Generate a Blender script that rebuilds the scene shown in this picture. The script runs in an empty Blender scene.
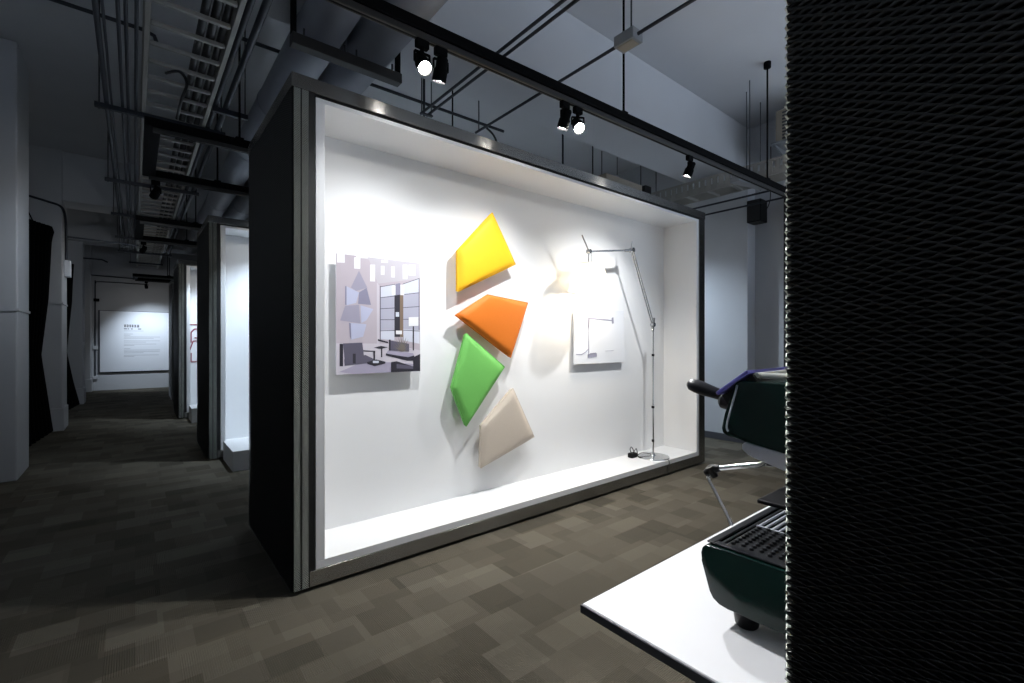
import bpy, bmesh, math, random
import numpy as np
from mathutils import Vector, Matrix
random.seed(4)
C = bpy.context.scene
COL = C.collection
R = math.radians

# ------------------------------------------------------------------ camera, ambient fill, exposure
cam_d = bpy.data.cameras.new('camera'); cam = bpy.data.objects.new('camera', cam_d); COL.objects.link(cam)
cam.location = (0, 0, 1.35); cam.rotation_euler = (R(90), 0, R(-39.2))
cam_d.sensor_width = 36; cam_d.lens = 463.4/1024*36; cam_d.clip_start = .02; cam_d.clip_end = 100
C.camera = cam
w = bpy.data.worlds.new('ambient_fill'); C.world = w; w.use_nodes = True
# added fill through the hall's open sides: strong from below, weak from above
wn = w.node_tree.nodes; wl = w.node_tree.links; wt = wn.new('ShaderNodeTexCoord'); wx_ = wn.new('ShaderNodeSeparateXYZ')
wr = wn.new('ShaderNodeMapRange'); wr.inputs[1].default_value = -.35; wr.inputs[2].default_value = 0; wr.inputs[3].default_value = 3.1; wr.inputs[4].default_value = .10
wl.new(wt.outputs['Generated'], wx_.inputs[0]); wl.new(wx_.outputs['Z'], wr.inputs[0]); wl.new(wr.outputs[0], wn['Background'].inputs[1])
wn['Background'].inputs[0].default_value = (.68, .81, 1, 1)
C.view_settings.view_transform = 'Standard'; C.view_settings.look = 'None'
C.view_settings.exposure = 0; C.view_settings.gamma = 1; C.view_settings.use_curve_mapping = False
C.cycles.max_bounces = 8; C.cycles.diffuse_bounces = 5; C.cycles.glossy_bounces = 4
C.cycles.sample_clamp_indirect = 6
C.cycles.use_denoising = True

BOOTH_W = 92       # watts of the spots that wash the booths
# ------------------------------------------------------------------ materials
def lin(r, g=None, b=None):
    if g is None: g = b = r
    f = lambda v: (v/255/12.92 if v/255 <= .04045 else ((v/255+.055)/1.055)**2.4)
    return (f(r), f(g), f(b), 1)
def mat(name, col, rough=.5, metal=0, noise=0, nscale=8, bump=0, bscale=200, spec=.5, coat=0, aniso=0):
    m = bpy.data.materials.new(name); m.use_nodes = True
    nt = m.node_tree; N = nt.nodes; L = nt.links; b = N['Principled BSDF']
    b.inputs['Base Color'].default_value = col
    b.inputs['Roughness'].default_value = rough; b.inputs['Metallic'].default_value = metal
    b.inputs['Specular IOR Level'].default_value = spec; b.inputs['Coat Weight'].default_value = coat
    b.inputs['Coat Roughness'].default_value = .08
    if noise or bump:
        tc = N.new('ShaderNodeTexCoord')
    if noise:
        n = N.new('ShaderNodeTexNoise'); n.inputs['Scale'].default_value = nscale; n.inputs['Detail'].default_value = 5
        L.new(tc.outputs['Object'], n.inputs['Vector'])
        mx = N.new('ShaderNodeMix'); mx.data_type = 'RGBA'
        mx.inputs[6].default_value = tuple(c*(1-noise) for c in col[:3])+(1,)
        mx.inputs[7].default_value = tuple(min(1, c*(1+noise)) for c in col[:3])+(1,)
        L.new(n.outputs['Fac'], mx.inputs[0]); L.new(mx.outputs[2], b.inputs['Base Color'])
    if bump:
        n2 = N.new('ShaderNodeTexNoise'); n2.inputs['Scale'].default_value = bscale
        L.new(tc.outputs['Object'], n2.inputs['Vector'])
        bp = N.new('ShaderNodeBump'); bp.inputs['Strength'].default_value = bump; bp.inputs['Distance'].default_value = .002
        L.new(n2.outputs['Fac'], bp.inputs['Height']); L.new(bp.outputs['Normal'], b.inputs['Normal'])
    if aniso:
        b.inputs['Anisotropic'].default_value = aniso; b.inputs['Anisotropic Rotation'].default_value = .25
        t = N.new('ShaderNodeTangent'); t.direction_type = 'RADIAL'; t.axis = 'Z'
        L.new(t.outputs[0], b.inputs['Tangent'])
    return m
def emis(name, col, s):
    m = mat(name, col); b = m.node_tree.nodes['Principled BSDF']
    b.inputs['Emission Color'].default_value = col; b.inputs['Emission Strength'].default_value = s
    return m
M = {}
M['wall'] = mat('painted_wall', (.50, .51, .53, 1), .75, noise=.05, nscale=2.5, bump=.15, bscale=60)
M['ceil'] = mat('painted_concrete', (.54, .545, .56, 1), .85, noise=.07, nscale=1.6, bump=.2, bscale=40)
M['white'] = mat('white_lacquer_board', (.80, .805, .81, 1), .45, noise=.01, nscale=3)
M['tabletop'] = mat('white_laminate', (.80, .80, .82, 1), .35, noise=.01)
M['edge'] = mat('dark_grey', (.05, .052, .06, 1), .5, noise=.05)
M['black'] = mat('black_painted_board', (.006, .006, .0065, 1), .6, noise=.15)
M['track'] = mat('black_powder_coat', (.004, .004, .0045, 1), .7, noise=.1, spec=.05)
M['trackg'] = mat('track_groove_metal', (.03, .028, .026, 1), .5, .2, noise=.1)
M['steel'] = mat('brushed_stainless', (.29, .285, .27, 1), .27, .94, noise=.06, nscale=30, aniso=.94)
M['mesh'] = mat('dark_expanded_steel', (.062, .062, .06, 1), .30, 1, noise=.1, nscale=40)
M['mesh_lit'] = mat('lit_expanded_steel', (.55, .57, .52, 1), .5, .8, noise=.1, nscale=40)  # cladding steel again, the spots' light put into its lighter tone
M['galv'] = mat('galvanised_metal', (.28, .29, .30, 1), .5, .35, noise=.15, nscale=10)
M['duct'] = mat('duct_insulation_wrap', (.26, .275, .31, 1), .55, .15, noise=.12, nscale=6)
M['tray'] = mat('cable_tray_metal', (.34, .325, .295, 1), .5, .3, noise=.12)
M['pipe'] = mat('dark_blue_grey_pipe', (.014, .018, .028, 1), .5, .1, noise=.1)
M['cable'] = mat('black_cable_sheath', (.008, .008, .009, 1), .5, noise=.1)
M['rod'] = mat('threaded_rod', (.05, .055, .06, 1), .45, .5, noise=.1)
M['curtain'] = mat('black_velvet', (.0035, .0035, .004, 1), .95, noise=.2, spec=.1)
M['chrome'] = mat('polished_aluminium', (.72, .73, .74, 1), .14, 1, noise=.02)
M['chromed'] = mat('satin_aluminium', (.42, .43, .44, 1), .25, 1, noise=.03)
M['plastic'] = mat('black_plastic', (.004, .004, .0045, 1), .45, noise=.1, spec=.25)
M['green'] = mat('dark_green_enamel', (.0008, .013, .010, 1), .22, .0, noise=.05, coat=.15, spec=.3)
M['handle'] = mat('black_bakelite', (.010, .010, .016, 1), .4, noise=.05)
M['film'] = mat('violet_blue_film', (.11, .10, .42, 1), .3, noise=.05)
M['rail'] = mat('white_enamel_rail', (.62, .64, .60, 1), .35, noise=.03)
M['msteel'] = mat('machine_stainless', (.62, .64, .72, 1), .42, .75, noise=.03)
M['grate'] = mat('dark_grate', (.02, .021, .024, 1), .35, .4, noise=.1)
M['tan'] = mat('tan_metal_cabinet', (.30, .26, .205, 1), .6, noise=.06)
M['door'] = mat('dark_door_leaf', (.008, .008, .010, 1), .6, noise=.1)
M['panel'] = mat('white_sign_panel', (.72, .74, .78, 1), .5, noise=.01)
M['ink'] = mat('dark_print', (.03, .03, .035, 1), .6, noise=.05)
M['inkg'] = mat('grey_print', (.42, .43, .46, 1), .6, noise=.03)
M['red'] = mat('red_line_print', (.25, .02, .05, 1), .5, noise=.05)
M['switch'] = mat('white_switch_box', (.55, .56, .58, 1), .5, noise=.03)
def fabric(name, c):
    return mat(name, c, .62, noise=.04, nscale=60, bump=.25, bscale=900, spec=.35)
M['yellow'] = fabric('yellow_leather', lin(224, 172, 20)); M['orange'] = fabric('orange_leather', lin(212, 112, 26))
M['lime'] = fabric('green_leather', lin(110, 184, 90)); M['beige'] = fabric('beige_leather', lin(196, 184, 170))
M['lens'] = emis('lit_lamp_lens', (1, .97, .9, 1), 400)
M['lens_dim'] = emis('side_lit_lamp_lens', (1, .98, .94, 1), 300)
# translucent parchment lamp shade around its own bulb
ms = mat('parchment_shade', (.92, .90, .86, 1), .7, noise=.02); M['shade'] = ms
nt = ms.node_tree; tr = nt.nodes.new('ShaderNodeBsdfTranslucent'); tr.inputs[0].default_value = (.97, .95, .90, 1)
mxs = nt.nodes.new('ShaderNodeMixShader'); mxs.inputs[0].default_value = .8
nt.links.new(nt.nodes['Principled BSDF'].outputs[0], mxs.inputs[1]); nt.links.new(tr.outputs[0], mxs.inputs[2])
nt.links.new(mxs.outputs[0], nt.nodes['Material Output'].inputs[0])
M['bulb'] = emis('warm_bulb', (1, .80, .52, 1), 60)
# carpet tiles: quilted patches of three browns with ribs
def carpet():
    m = bpy.data.materials.new('carpet_tiles'); m.use_nodes = True
    nt = m.node_tree; N = nt.nodes; L = nt.links; b = N['Principled BSDF']
    b.inputs['Roughness'].default_value = .95; b.inputs['Specular IOR Level'].default_value = .12
    tc = N.new('ShaderNodeTexCoord')
    def brick(wd, ht, off, loc, c1, c2, seed):
        mp = N.new('ShaderNodeMapping'); mp.inputs['Location'].default_value = loc
        L.new(tc.outputs['Object'], mp.inputs['Vector'])
        k = N.new('ShaderNodeTexBrick'); k.offset = off; k.squash = 1
        k.inputs['Scale'].default_value = 1; k.inputs['Brick Width'].default_value = wd; k.inputs['Row Height'].default_value = ht
        k.inputs['Mortar Size'].default_value = 0; k.inputs['Bias'].default_value = seed
        k.inputs['Color1'].default_value = c1; k.inputs['Color2'].default_value = c2; k.inputs['Mortar'].default_value = c1
        L.new(mp.outputs[0], k.inputs['Vector']); return k, mp
    a, mpa = brick(.21, .21, .5, (.1, .05, 0), (.092, .082, .063, 1), (.158, .143, .113, 1), 0)
    c, mpc = brick(.31, .15, .33, (.43, .21, 0), (.55, .55, .55, 1), (1, .99, .97, 1), .1)
    mx = N.new('ShaderNodeMix'); mx.data_type = 'RGBA'; mx.blend_type = 'MULTIPLY'; mx.inputs[0].default_value = .75
    L.new(a.outputs[0], mx.inputs[6]); L.new(c.outputs[0], mx.inputs[7])
    # ribs running one way or the other
    wv = N.new('ShaderNodeTexWave'); wv.inputs['Scale'].default_value = 38; wv.bands_direction = 'X'; wv.inputs['Distortion'].default_value = .6
    wv2 = N.new('ShaderNodeTexWave'); wv2.inputs['Scale'].default_value = 38; wv2.bands_direction = 'Y'; wv2.inputs['Distortion'].default_value = .6
    L.new(tc.outputs['Object'], wv.inputs[0]); L.new(tc.outputs['Object'], wv2.inputs[0])
    sw = N.new('ShaderNodeTexChecker'); sw.inputs['Scale'].default_value = 4; L.new(mpa.outputs[0], sw.inputs['Vector'])
    m2 = N.new('ShaderNodeMix'); L.new(sw.outputs['Fac'], m2.inputs[0]); L.new(wv.outputs['Fac'], m2.inputs[2]); L.new(wv2.outputs['Fac'], m2.inputs[3])
    nz = N.new('ShaderNodeTexNoise'); nz.inputs['Scale'].default_value = 380; L.new(tc.outputs['Object'], nz.inputs['Vector'])
    ad = N.new('ShaderNodeMath'); ad.operation = 'ADD'; L.new(m2.outputs[0], ad.inputs[0]); L.new(nz.outputs['Fac'], ad.inputs[1])
    mr = N.new('ShaderNodeMapRange'); mr.inputs[1].default_value = 0; mr.inputs[2].default_value = 2; mr.inputs[3].default_value = .86; mr.inputs[4].default_value = 1.1
    L.new(ad.outputs[0], mr.inputs[0])
    m3 = N.new('ShaderNodeMix'); m3.data_type = 'RGBA'; m3.blend_type = 'MULTIPLY'; m3.inputs[0].default_value = 1
    L.new(mx.outputs[2], m3.inputs[6]); L.new(mr.outputs[0], m3.inputs[7])
    L.new(m3.outputs[2], b.inputs['Base Color'])
    bp = N.new('ShaderNodeBump'); bp.inputs['Strength'].default_value = .5; bp.inputs['Distance'].default_value = .004
    L.new(ad.outputs[0], bp.inputs['Height']); L.new(bp.outputs[0], b.inputs['Normal'])
    return m
M['carpet'] = carpet()

# ------------------------------------------------------------------ builders
def wloc(o):
    v = Vector((0, 0, 0))
    while o is not None:
        v += o.location; o = o.parent
    return v
class MB:
    """collects shapes in world (or local) coordinates and links them as ONE mesh object"""
    def __init__(s): s.bm = bmesh.new(); s.mi = 0
    def _tag(s, fs):
        for f in fs: f.material_index = s.mi
    def box(s, x0, x1, y0, y1, z0, z1, bev=0, seg=2):
        r = bmesh.ops.create_cube(s.bm, size=1)
        vs = r['verts']
        for v in vs: v.co = Vector(((x0+x1)/2+v.co.x*(x1-x0), (y0+y1)/2+v.co.y*(y1-y0), (z0+z1)/2+v.co.z*(z1-z0)))
        fs = list({f for v in vs for f in v.link_faces}); s._tag(fs)
        if bev:
            es = list({e for v in vs for e in v.link_edges})
            q = bmesh.ops.bevel(s.bm, geom=es, offset=bev, segments=seg, affect='EDGES', profile=.5)
            s._tag(q['faces'])
        return s
    def bar(s, p0, p1, wd, ht, up=(0, 0, 1)):
        p0, p1 = Vector(p0), Vector(p1); d = (p1-p0).normalized(); u = Vector(up)
        if abs(d.dot(u)) > .99: u = Vector((1, 0, 0))
        a = d.cross(u).normalized(); b = a.cross(d)
        ring = lambda p: [s.bm.verts.new(p+a*i*wd/2+b*j*ht/2) for i, j in ((-1, -1), (1, -1), (1, 1), (-1, 1))]
        r0, r1 = ring(p0), ring(p1); fs = [s.bm.faces.new(r0), s.bm.faces.new(r1[::-1])]
        for k in range(4): fs.append(s.bm.faces.new((r0[k], r1[k], r1[(k+1) % 4], r0[(k+1) % 4])))
        s._tag(fs); return s
    def tube(s, pts, r, n=10, caps=True):
        pts = [Vector(p) for p in pts]; m = len(pts)
        rr = r if isinstance(r, (list, tuple)) else [r]*m
        t0 = (pts[1]-pts[0]).normalized()
        nrm = t0.orthogonal().normalized(); rings = []
        for i, p in enumerate(pts):
            t = (pts[min(i+1, m-1)]-pts[max(i-1, 0)]).normalized()
            nrm = (nrm-t*nrm.dot(t)).normalized(); bn = t.cross(nrm)
            rings.append([s.bm.verts.new(p+(nrm*math.cos(2*math.pi*k/n)+bn*math.sin(2*math.pi*k/n))*rr[i]) for k in range(n)])
        fs = []
        for a, b in zip(rings, rings[1:]):
            for k in range(n): fs.append(s.bm.faces.new((a[k], a[(k+1) % n], b[(k+1) % n], b[k])))
        if caps: fs += [s.bm.faces.new(rings[0][::-1]), s.bm.faces.new(rings[-1])]
        s._tag(fs); return s
    def lathe(s, prof, c, ax=(0, 0, 1), n=32, closed=False):
        c = Vector(c); ax = Vector(ax).normalized(); a = ax.orthogonal().normalized(); b = ax.cross(a); rings = []
        for r, h in prof:
            if r < 1e-6: rings.append([s.bm.verts.new(c+ax*h)])
            else: rings.append([s.bm.verts.new(c+ax*h+(a*math.cos(2*math.pi*k/n)+b*math.sin(2*math.pi*k/n))*r) for k in range(n)])
        fs = []
        prs = list(zip(rings, rings[1:]))
        if closed: prs.append((rings[-1], rings[0]))
        for p, q in prs:
            for k in range(n):
                k2 = (k+1) % n
                if len(p) == 1 and len(q) == 1: continue
                if len(p) == 1: fs.append(s.bm.faces.new((p[0], q[k2], q[k])))
                elif len(q) == 1: fs.append(s.bm.faces.new((p[k], p[k2], q[0])))
                else: fs.append(s.bm.faces.new((p[k], p[k2], q[k2], q[k])))
        s._tag(fs); return s
    def prism(s, poly, vec, bev=0, seg=2):
        vec = Vector(vec); v0 = [s.bm.verts.new(Vector(p)) for p in poly]; v1 = [s.bm.verts.new(Vector(p)+vec) for p in poly]
        n = len(poly); fs = [s.bm.faces.new(v0), s.bm.faces.new(v1[::-1])]
        for k in range(n): fs.append(s.bm.faces.new((v0[k], v1[k], v1[(k+1) % n], v0[(k+1) % n])))
        s._tag(fs)
        if bev:
            es = list({e for f in fs for e in f.edges})
            q = bmesh.ops.bevel(s.bm, geom=es, offset=bev, segments=seg, affect='EDGES', profile=.5); s._tag(q['faces'])
        return s
    def poly(s, pts):
        s._tag([s.bm.faces.new([s.bm.verts.new(Vector(p)) for p in pts])]); return s
    def build(s, name, m, parent=None, smooth=False, loc=None, keep=False):
        if not keep: bmesh.ops.recalc_face_normals(s.bm, faces=s.bm.faces)
        o0 = wloc(parent) if parent else Vector(loc or (0, 0, 0))
        me = bpy.data.meshes.new(name)
        for v in s.bm.verts: v.co -= o0
        s.bm.to_mesh(me); s.bm.free()
        for x in (m if isinstance(m, list) else [m]): me.materials.append(x)
        o = bpy.data.objects.new(name, me); COL.objects.link(o)
        if parent: o.parent = parent
        else: o.location = o0
        if smooth:
            for p in me.polygons: p.use_smooth = True
            try: me.set_sharp_from_angle(angle=R(38))
            except Exception: pass
        return o
def tag(o, label, cat, group=None):
    o['label'] = label; o['category'] = cat
    if group: o['group'] = group
    return o
def T(name, label, cat, loc, group=None):
    o = bpy.data.objects.new(name, None); COL.objects.link(o); o.location = loc; o.empty_display_size = .1
    return tag(o, label, cat, group)
def struct(o):
    o['kind'] = 'structure'; return o
def dup(o, loc=None, parent=None):
    c = o.copy(); COL.objects.link(c)
    if parent is not None: c.parent = parent
    if loc is not None: c.location = loc
    for ch in o.children: dup(ch, None, c)
    return c
def arc(p0, p1, p2, n=6):
    p0, p1, p2 = map(Vector, (p0, p1, p2))
    return [p0*(1-t)**2+p1*2*t*(1-t)+p2*t*t for t in [i/n for i in range(n+1)]]
def smooth_path(pts, n=6):
    pts = [Vector(p) for p in pts]; out = []
    for i in range(len(pts)-1):
        a, b, c, d = pts[max(i-1, 0)], pts[i], pts[i+1], pts[min(i+2, len(pts)-1)]
        for k in range(n):
            t = k/n
            out.append(.5*((2*b)+(c-a)*t+(2*a-5*b+4*c-d)*t*t+(3*b-a-3*c+d)*t**3))
    return out+[pts[-1]]

# ------------------------------------------------------------------ the room
XL, XR, YF, YN, ZC = -1.25, 6.5, 17.1, -3.0, 4.25
b = MB(); b.box(XL-.2, XR+.2, YN, YF+.2, -.1, 0); struct(b.build('floor', M['carpet']))
b = MB(); b.box(XL-.2, XR+.2, YN, YF+.2, ZC, ZC+.15); struct(b.build('ceiling', M['ceil']))
b = MB(); b.box(XL-.2, XL, YN, YF+.2, 0, ZC); struct(b.build('wall_left', M['wall']))
b = MB(); b.box(XR, XR+.2, 1.2, YF+.2, 0, ZC); struct(b.build('wall_right', M['wall']))
b = MB(); b.box(XL, XR, YF, YF+.2, 0, ZC); struct(b.build('wall_far', M['wall']))
PIL = [(6.5, 7.15, -.876), (9.75, 10.4, -.845), (13.6, 14.2, -.86), (16.75, YF, -.90)]
tn = 0
for y0, y1, x in PIL:       # pilasters of the left wall, each with a plinth foot
    tn += 1; b = MB(); b.box(XL, x, y0, y1, 0, ZC, .012)
    if tn > 1: b.box(XL, x+.025, y0-.03, y1-.1, 0, .34, .01)
    struct(b.build('trim_%d' % tn, M['wall']))
for y0, y1 in ((2.85, 3.40), (9.8, 10.35), (13.4, 13.95)):    # ceiling beams
    tn += 1; b = MB(); b.box(XL, XR, y0, y1, 3.5, ZC, .01); struct(b.build('trim_%d' % tn, M['ceil']))
tn += 1; b = MB(); b.box(6.27, XR, 2.77, 3.6, 0, 3.5, .01); struct(b.build('trim_%d' % tn, M['wall']))
tn += 1; b = MB(); b.box(6.27, XR, 6.4, 7.2, 0, 3.5, .01); struct(b.build('trim_%d' % tn, M['wall']))
b = MB(); b.box(6.25, 6.27, 2.77, 3.6, 0, .09, .004); b.box(6.48, XR, 3.6, 6.4, 0, .09, .004); struct(b.build('baseboard_right', M['edge']))
# door on the right wall
b = MB(); b.box(6.44, 6.495, 1.35, 2.40, 0, 3.28, .006); b.box(6.425, 6.44, 1.45, 2.3, .12, 3.1, .006); d = struct(b.build('door_1', M['door']))
b = MB(); b.tube([(6.42, 2.22, 1.0), (6.38, 2.22, 1.0), (6.38, 2.10, 1.0)], .01); b.build('door_handle', M['chromed'], d, True)
# thin cable ledges around the first two pilasters
for i, (y0, x, z, lb) in enumerate(((6.5, -.876, 1.66, 'thin white cable strip on the nearest left pilaster'), (9.75, -.845, 1.93, 'thin white cable strip on the second left pilaster'))):
    b = MB(); b.bar((XL, y0-.006, z-.02), (x+.012, y0-.006, z), .012, .025); b.bar((x+.006, y0-.01, z), (x+.006, y0+.64, z), .012, .025)
    tag(b.build('cable_strip', M['wall'], loc=(x, y0, z)), lb, 'cable strip')

# ------------------------------------------------------------------ expanded metal cladding
def expanded(name, U, V, m, lwd=.022, swd=.0102, wd=.0088, dep=.0040, th=.0011):
    """expanded metal sheet in the plane (u,v), outward w; wavy tilted strands meeting at bonds"""
    nu = int(U/(lwd/2)); nv = int(V/(swd/2))
    i = np.arange(nu+1); j = np.arange(nv)
    I, J = np.meshgrid(i, j, indexing='ij'); I = I.T; J = J.T
    sgn = np.where((I+J) % 2 == 0, 1., -1.)
    u = I*(U/nu); v = (J+.5)*(V/nv)+sgn*swd/4*.80
    ring = []
    for a, c, t in ((-1, 0, 0), (1, 1, 0), (1, 1, 1), (-1, 0, 1)):
        vv = v+a*wd/2*.55; ww = dep*c*np.ones_like(v)+sgn*.0008+t*th
        ring.append(np.stack([u, vv+ (t*th*-.6), ww], -1))
    P = np.stack(ring, 2)                         # nv, nu+1, 4, 3
    idx = np.arange(nv*(nu+1)*4).reshape(nv, nu+1, 4)
    F = []
    for k in range(4):
        k2 = (k+1) % 4
        F.append(np.stack([idx[:, :-1, k], idx[:, 1:, k], idx[:, 1:, k2], idx[:, :-1, k2]], -1).reshape(-1, 4))
    F = np.concatenate(F); P = P.reshape(-1, 3)
    me = bpy.data.meshes.new(name); me.vertices.add(len(P)); me.vertices.foreach_set('co', P.ravel().astype(np.float32))
    me.loops.add(F.size); me.loops.foreach_set('vertex_index', F.ravel().astype(np.int32))
    me.polygons.add(len(F)); me.polygons.foreach_set('loop_start', np.arange(0, F.size, 4, dtype=np.int32))
    me.update(calc_edges=True); me.materials.append(m)
    return me
SIDE = expanded('mesh_cladding', 1.185, 2.68, M['mesh'])
STRIP = expanded('corner_mesh', .034, 2.68, M['mesh_lit'], lwd=.0113, swd=.0125, wd=.0036, dep=.0045)

# ------------------------------------------------------------------ display booths
BL, BD, BH = 4.245, 1.19, 2.775
def make_booth(x, yf, s, label):
    """front-left corner at (x, yf); s=+1 opens toward -Y, s=-1 opens toward +Y"""
    t = T('display_booth', label, 'display booth', (x, yf, 0), 'mesh clad display booths')
    def part(name, m, boxes, bev=.002):
        b = MB()
        for x0, x1, y0, y1, z0, z1 in boxes:
            ya, yb = sorted((yf+s*y0, yf+s*y1)); b.box(x+x0, x+x1, ya, yb, z0, z1, bev, 1)
        return b.build(name, m, t)
    part('carcass', M['black'], [(.0005, BL-.012, .452, BD-.01, .02, 2.70), (.012, BL-.012, .012, .452, 2.686, 2.765), (.0005, .11, .0005, .452, .02, 2.70),
                                 (4.135, BL-.02, .02, .452, .02, 2.70), (.11, 4.135, .02, .452, .03, .104)])
    part('white_recess', M['white'], [(.113, 4.127, 0, .452, .106, .149), (.113, 4.127, 0, .452, 2.660, 2.684), (.113, .162, 0, .452, .149, 2.66),
                                      (4.085, 4.127, 0, .452, .149, 2.66), (.162, 4.085, .405, .45, .149, 2.66)], .0015)
    part('top_fascia', M['steel'], [(-.012, BL, -.012, .002, 2.70, BH), (-.012, .002, .002, BD, 2.70, BH), (BL-.002, BL+.01, .002, BD, 2.70, BH), (0, BL, BD-.012, BD, 2.70, BH)], .001)
    part('top_sheet', M['galv'], [(.002, BL-.002, .002, BD-.012, 2.765, BH-.002)], .001)
    part('base_fascia', M['steel'], [(.08, BL, -.006, .004, .022, .1055)], .001)
    part('end_trim', M['steel'], [(4.129, BL, -.006, .004, .1065, 2.699), (BL-.012, BL, .004, BD, .022, 2.699)], .001)
    mc = bpy.data.objects.new('mesh_cladding', SIDE); COL.objects.link(mc); mc.parent = t
    ex = Vector((0, s, 0)); ez = Vector((0, 0, 1)); ew = Vector((-1, 0, 0))
    mc.matrix_local = Matrix(((ex.x, ez.x, ew.x, -.004), (ex.y, ez.y, ew.y, 0), (ex.z, ez.z, ew.z, .02), (0, 0, 0, 1)))
    for dx in (0, .041):
        c = bpy.data.objects.new('corner_mesh', STRIP); COL.objects.link(c); c.parent = t
        c.matrix_local = Matrix(((1, 0, 0, dx), (0, 0, -s, 0), (0, 1, 0, .02), (0, 0, 0, 1)))
    for fx in (.1, BL-.2):
        for fy in (.06, BD-.2):
            b = MB(); ya, yb = sorted((yf+s*fy, yf+s*(fy+.1))); b.box(x+fx, x+fx+.1, ya, yb, 0, .022, .004, 1); b.build('foot', M['plastic'], t)
    return t
BX, BY = .655, 2.635
make_booth(BX, BY, 1, 'large lit white booth holding coloured leather wall cushions and a floor lamp')
make_booth(.65, .235, -1, 'near black mesh booth filling the right edge behind the espresso machine')
make_booth(.655, 6.22, 1, 'lit white booth with a low white plinth seen just left of the cushion booth')
make_booth(.60, 9.89, 1, 'booth with red line graphic further down the corridor')
make_booth(.67, 13.0, 1, 'farthest booth beside the lit text panel at the corridor end')
for x0, x1, y0, y1, z, lb in ((.79, 2.6, 5.54, 6.195, .21, 'low white plinth in front of the second lit booth'), (.74, 2.2, 9.3, 9.865, .24, 'low white plinth in front of the booth with red graphic')):
    b = MB(); b.box(x0, x1, y0, y1, 0, z, .004); tag(b.build('plinth', M['white'], loc=(x0, y0, 0)), lb, 'plinth')
b = MB()
def flatline(b, pts, wd, y):
    for p, q in zip(pts, pts[1:]): b.bar((p[0], y, p[1]), (q[0], y, q[1]), wd, .003, (0, 1, 0))
gx, gy = .79, 10.29
flatline(b, [(gx, 1.66), (gx+.26, 1.66)], .016, gy-.004)
flatline(b, [(gx+.02, 1.33), (gx+.02, 1.52), (gx+.07, 1.58), (gx+.22, 1.58), (gx+.22, 1.40), (gx+.07, 1.42)], .018, gy-.004)
flatline(b, [(gx+.0, 1.20), (gx+.05, 1.36), (gx+.2, 1.36), (gx+.24, 1.18)], .018, gy-.004)
flatline(b, [(gx+.02, 1.14), (gx+.02, .98), (gx+.25, .98)], .018, gy-.004)
tag(b.build('line_graphic', M['red'], loc=(gx, gy, 1.3)), 'dark red outline lettering on the white back of the far booth', 'wall graphic')

# ------------------------------------------------------------------ wall posters
def board(name, x0, x1, z0, z1, yf, label):
    t = T(name, label, 'poster', (x0, yf, z0), 'posters in the lit booth')
    b = MB(); b.box(x0, x1, yf, yf+.008, z0, z1, .001, 1); b.build('board', M['panel'], t)
    b = MB(); b.box(x0+.12, x1-.12, yf+.008, BY+.405, z0+.2, z1-.2, .002, 1); b.build('standoff', M['white'], t)
    return t
px0, px1, pz0, pz1, py = .990, 1.580, 1.139, 1.908, 2.975
pt = board('poster', px0, px1, pz0, pz1, py, 'left poster, a photograph of a grey lounge with facetted wall panels')
ART = [('a_wall', lin(196, 186, 196)), ('a_wall2', lin(214, 208, 218)), ('a_ceil', lin(203, 198, 207)), ('a_light', lin(248, 248, 250)),
       ('a_h1', lin(168, 164, 184)), ('a_h2', lin(196, 200, 226)), ('a_h3', lin(146, 144, 168)), ('a_dark', lin(42, 40, 52)), ('a_chair', lin(98, 94, 112)),
       ('a_win', lin(186, 186, 204)), ('a_winl', lin(222, 226, 240)), ('a_rug', lin(176, 170, 192)), ('a_plant', lin(120, 112, 104)), ('a_wood', lin(132, 112, 96)), ('a_line', lin(96, 94, 108))]
am = [mat(n, tuple(q*.80 for q in c[:3])+(1,), .55, noise=.03, nscale=12) for n, c in ART]; AI = {n: i for i, (n, c) in enumerate(ART)}
b = MB(); lay = [0]
def P2(x, y):
    u = (x-78)/377; top = 78+32*u; bot = 607-15*u; v = (y-top)/(bot-top)
    u = min(1, max(0, u)); v = min(1, max(0, v))
    return u, v
def art(m, pts):
    lay[0] += 1; b.mi = AI[m]; vs = []
    for x, y in pts:
        u, v = P2(x, y); vs.append((px0+u*(px1-px0), py-.0004-lay[0]*.00003, pz1-v*(pz1-pz0)))
    b.poly(vs)
def artr(m, x0, y0, x1, y1, k=0): art(m, [(x0, y0), (x1, y0+k), (x1, y1+k), (x0, y1)])
art('a_wall', [(78, 78), (455, 110), (455, 592), (78, 607)])
art('a_ceil', [(150, 84), (455, 110), (455, 180), (255, 205), (245, 180), (215, 100)])
art('a_wall2', [(250, 200), (262, 215), (262, 470), (250, 470)])
art('a_wall2', [(78, 470), (330, 470), (455, 500), (455, 592), (78, 607)])
art('a_rug', [(90, 595), (200, 545), (420, 560), (455, 592), (150, 604)])
for q in ((82, 78, 113, 118), (152, 92, 178, 142), (220, 122, 242, 196), (268, 126, 284, 166), (315, 128, 332, 176), (270, 100, 300, 112), (370, 118, 392, 182), (398, 118, 432, 165), (160, 84, 210, 95)): artr('a_light', *q)
art('a_winl', [(265, 218), (330, 205), (330, 455), (265, 450)]); art('a_win', [(265, 266), (330, 256), (330, 410), (265, 410)])
art('a_winl', [(372, 205), (452, 178), (452, 470), (372, 455)]); art('a_win', [(372, 250), (452, 240), (452, 410), (372, 405)])
for y0, y1 in ((218, 205), (266, 257), (315, 310), (363, 362), (412, 410)): art('a_line', [(263, y0), (332, y1), (332, y1+3), (263, y0+3)])
for y0, y1 in ((203, 176), (250, 240), (308, 302), (360, 358), (408, 412)): art('a_line', [(370, y0), (453, y1), (453, y1+3), (370, y0+3)])
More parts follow.
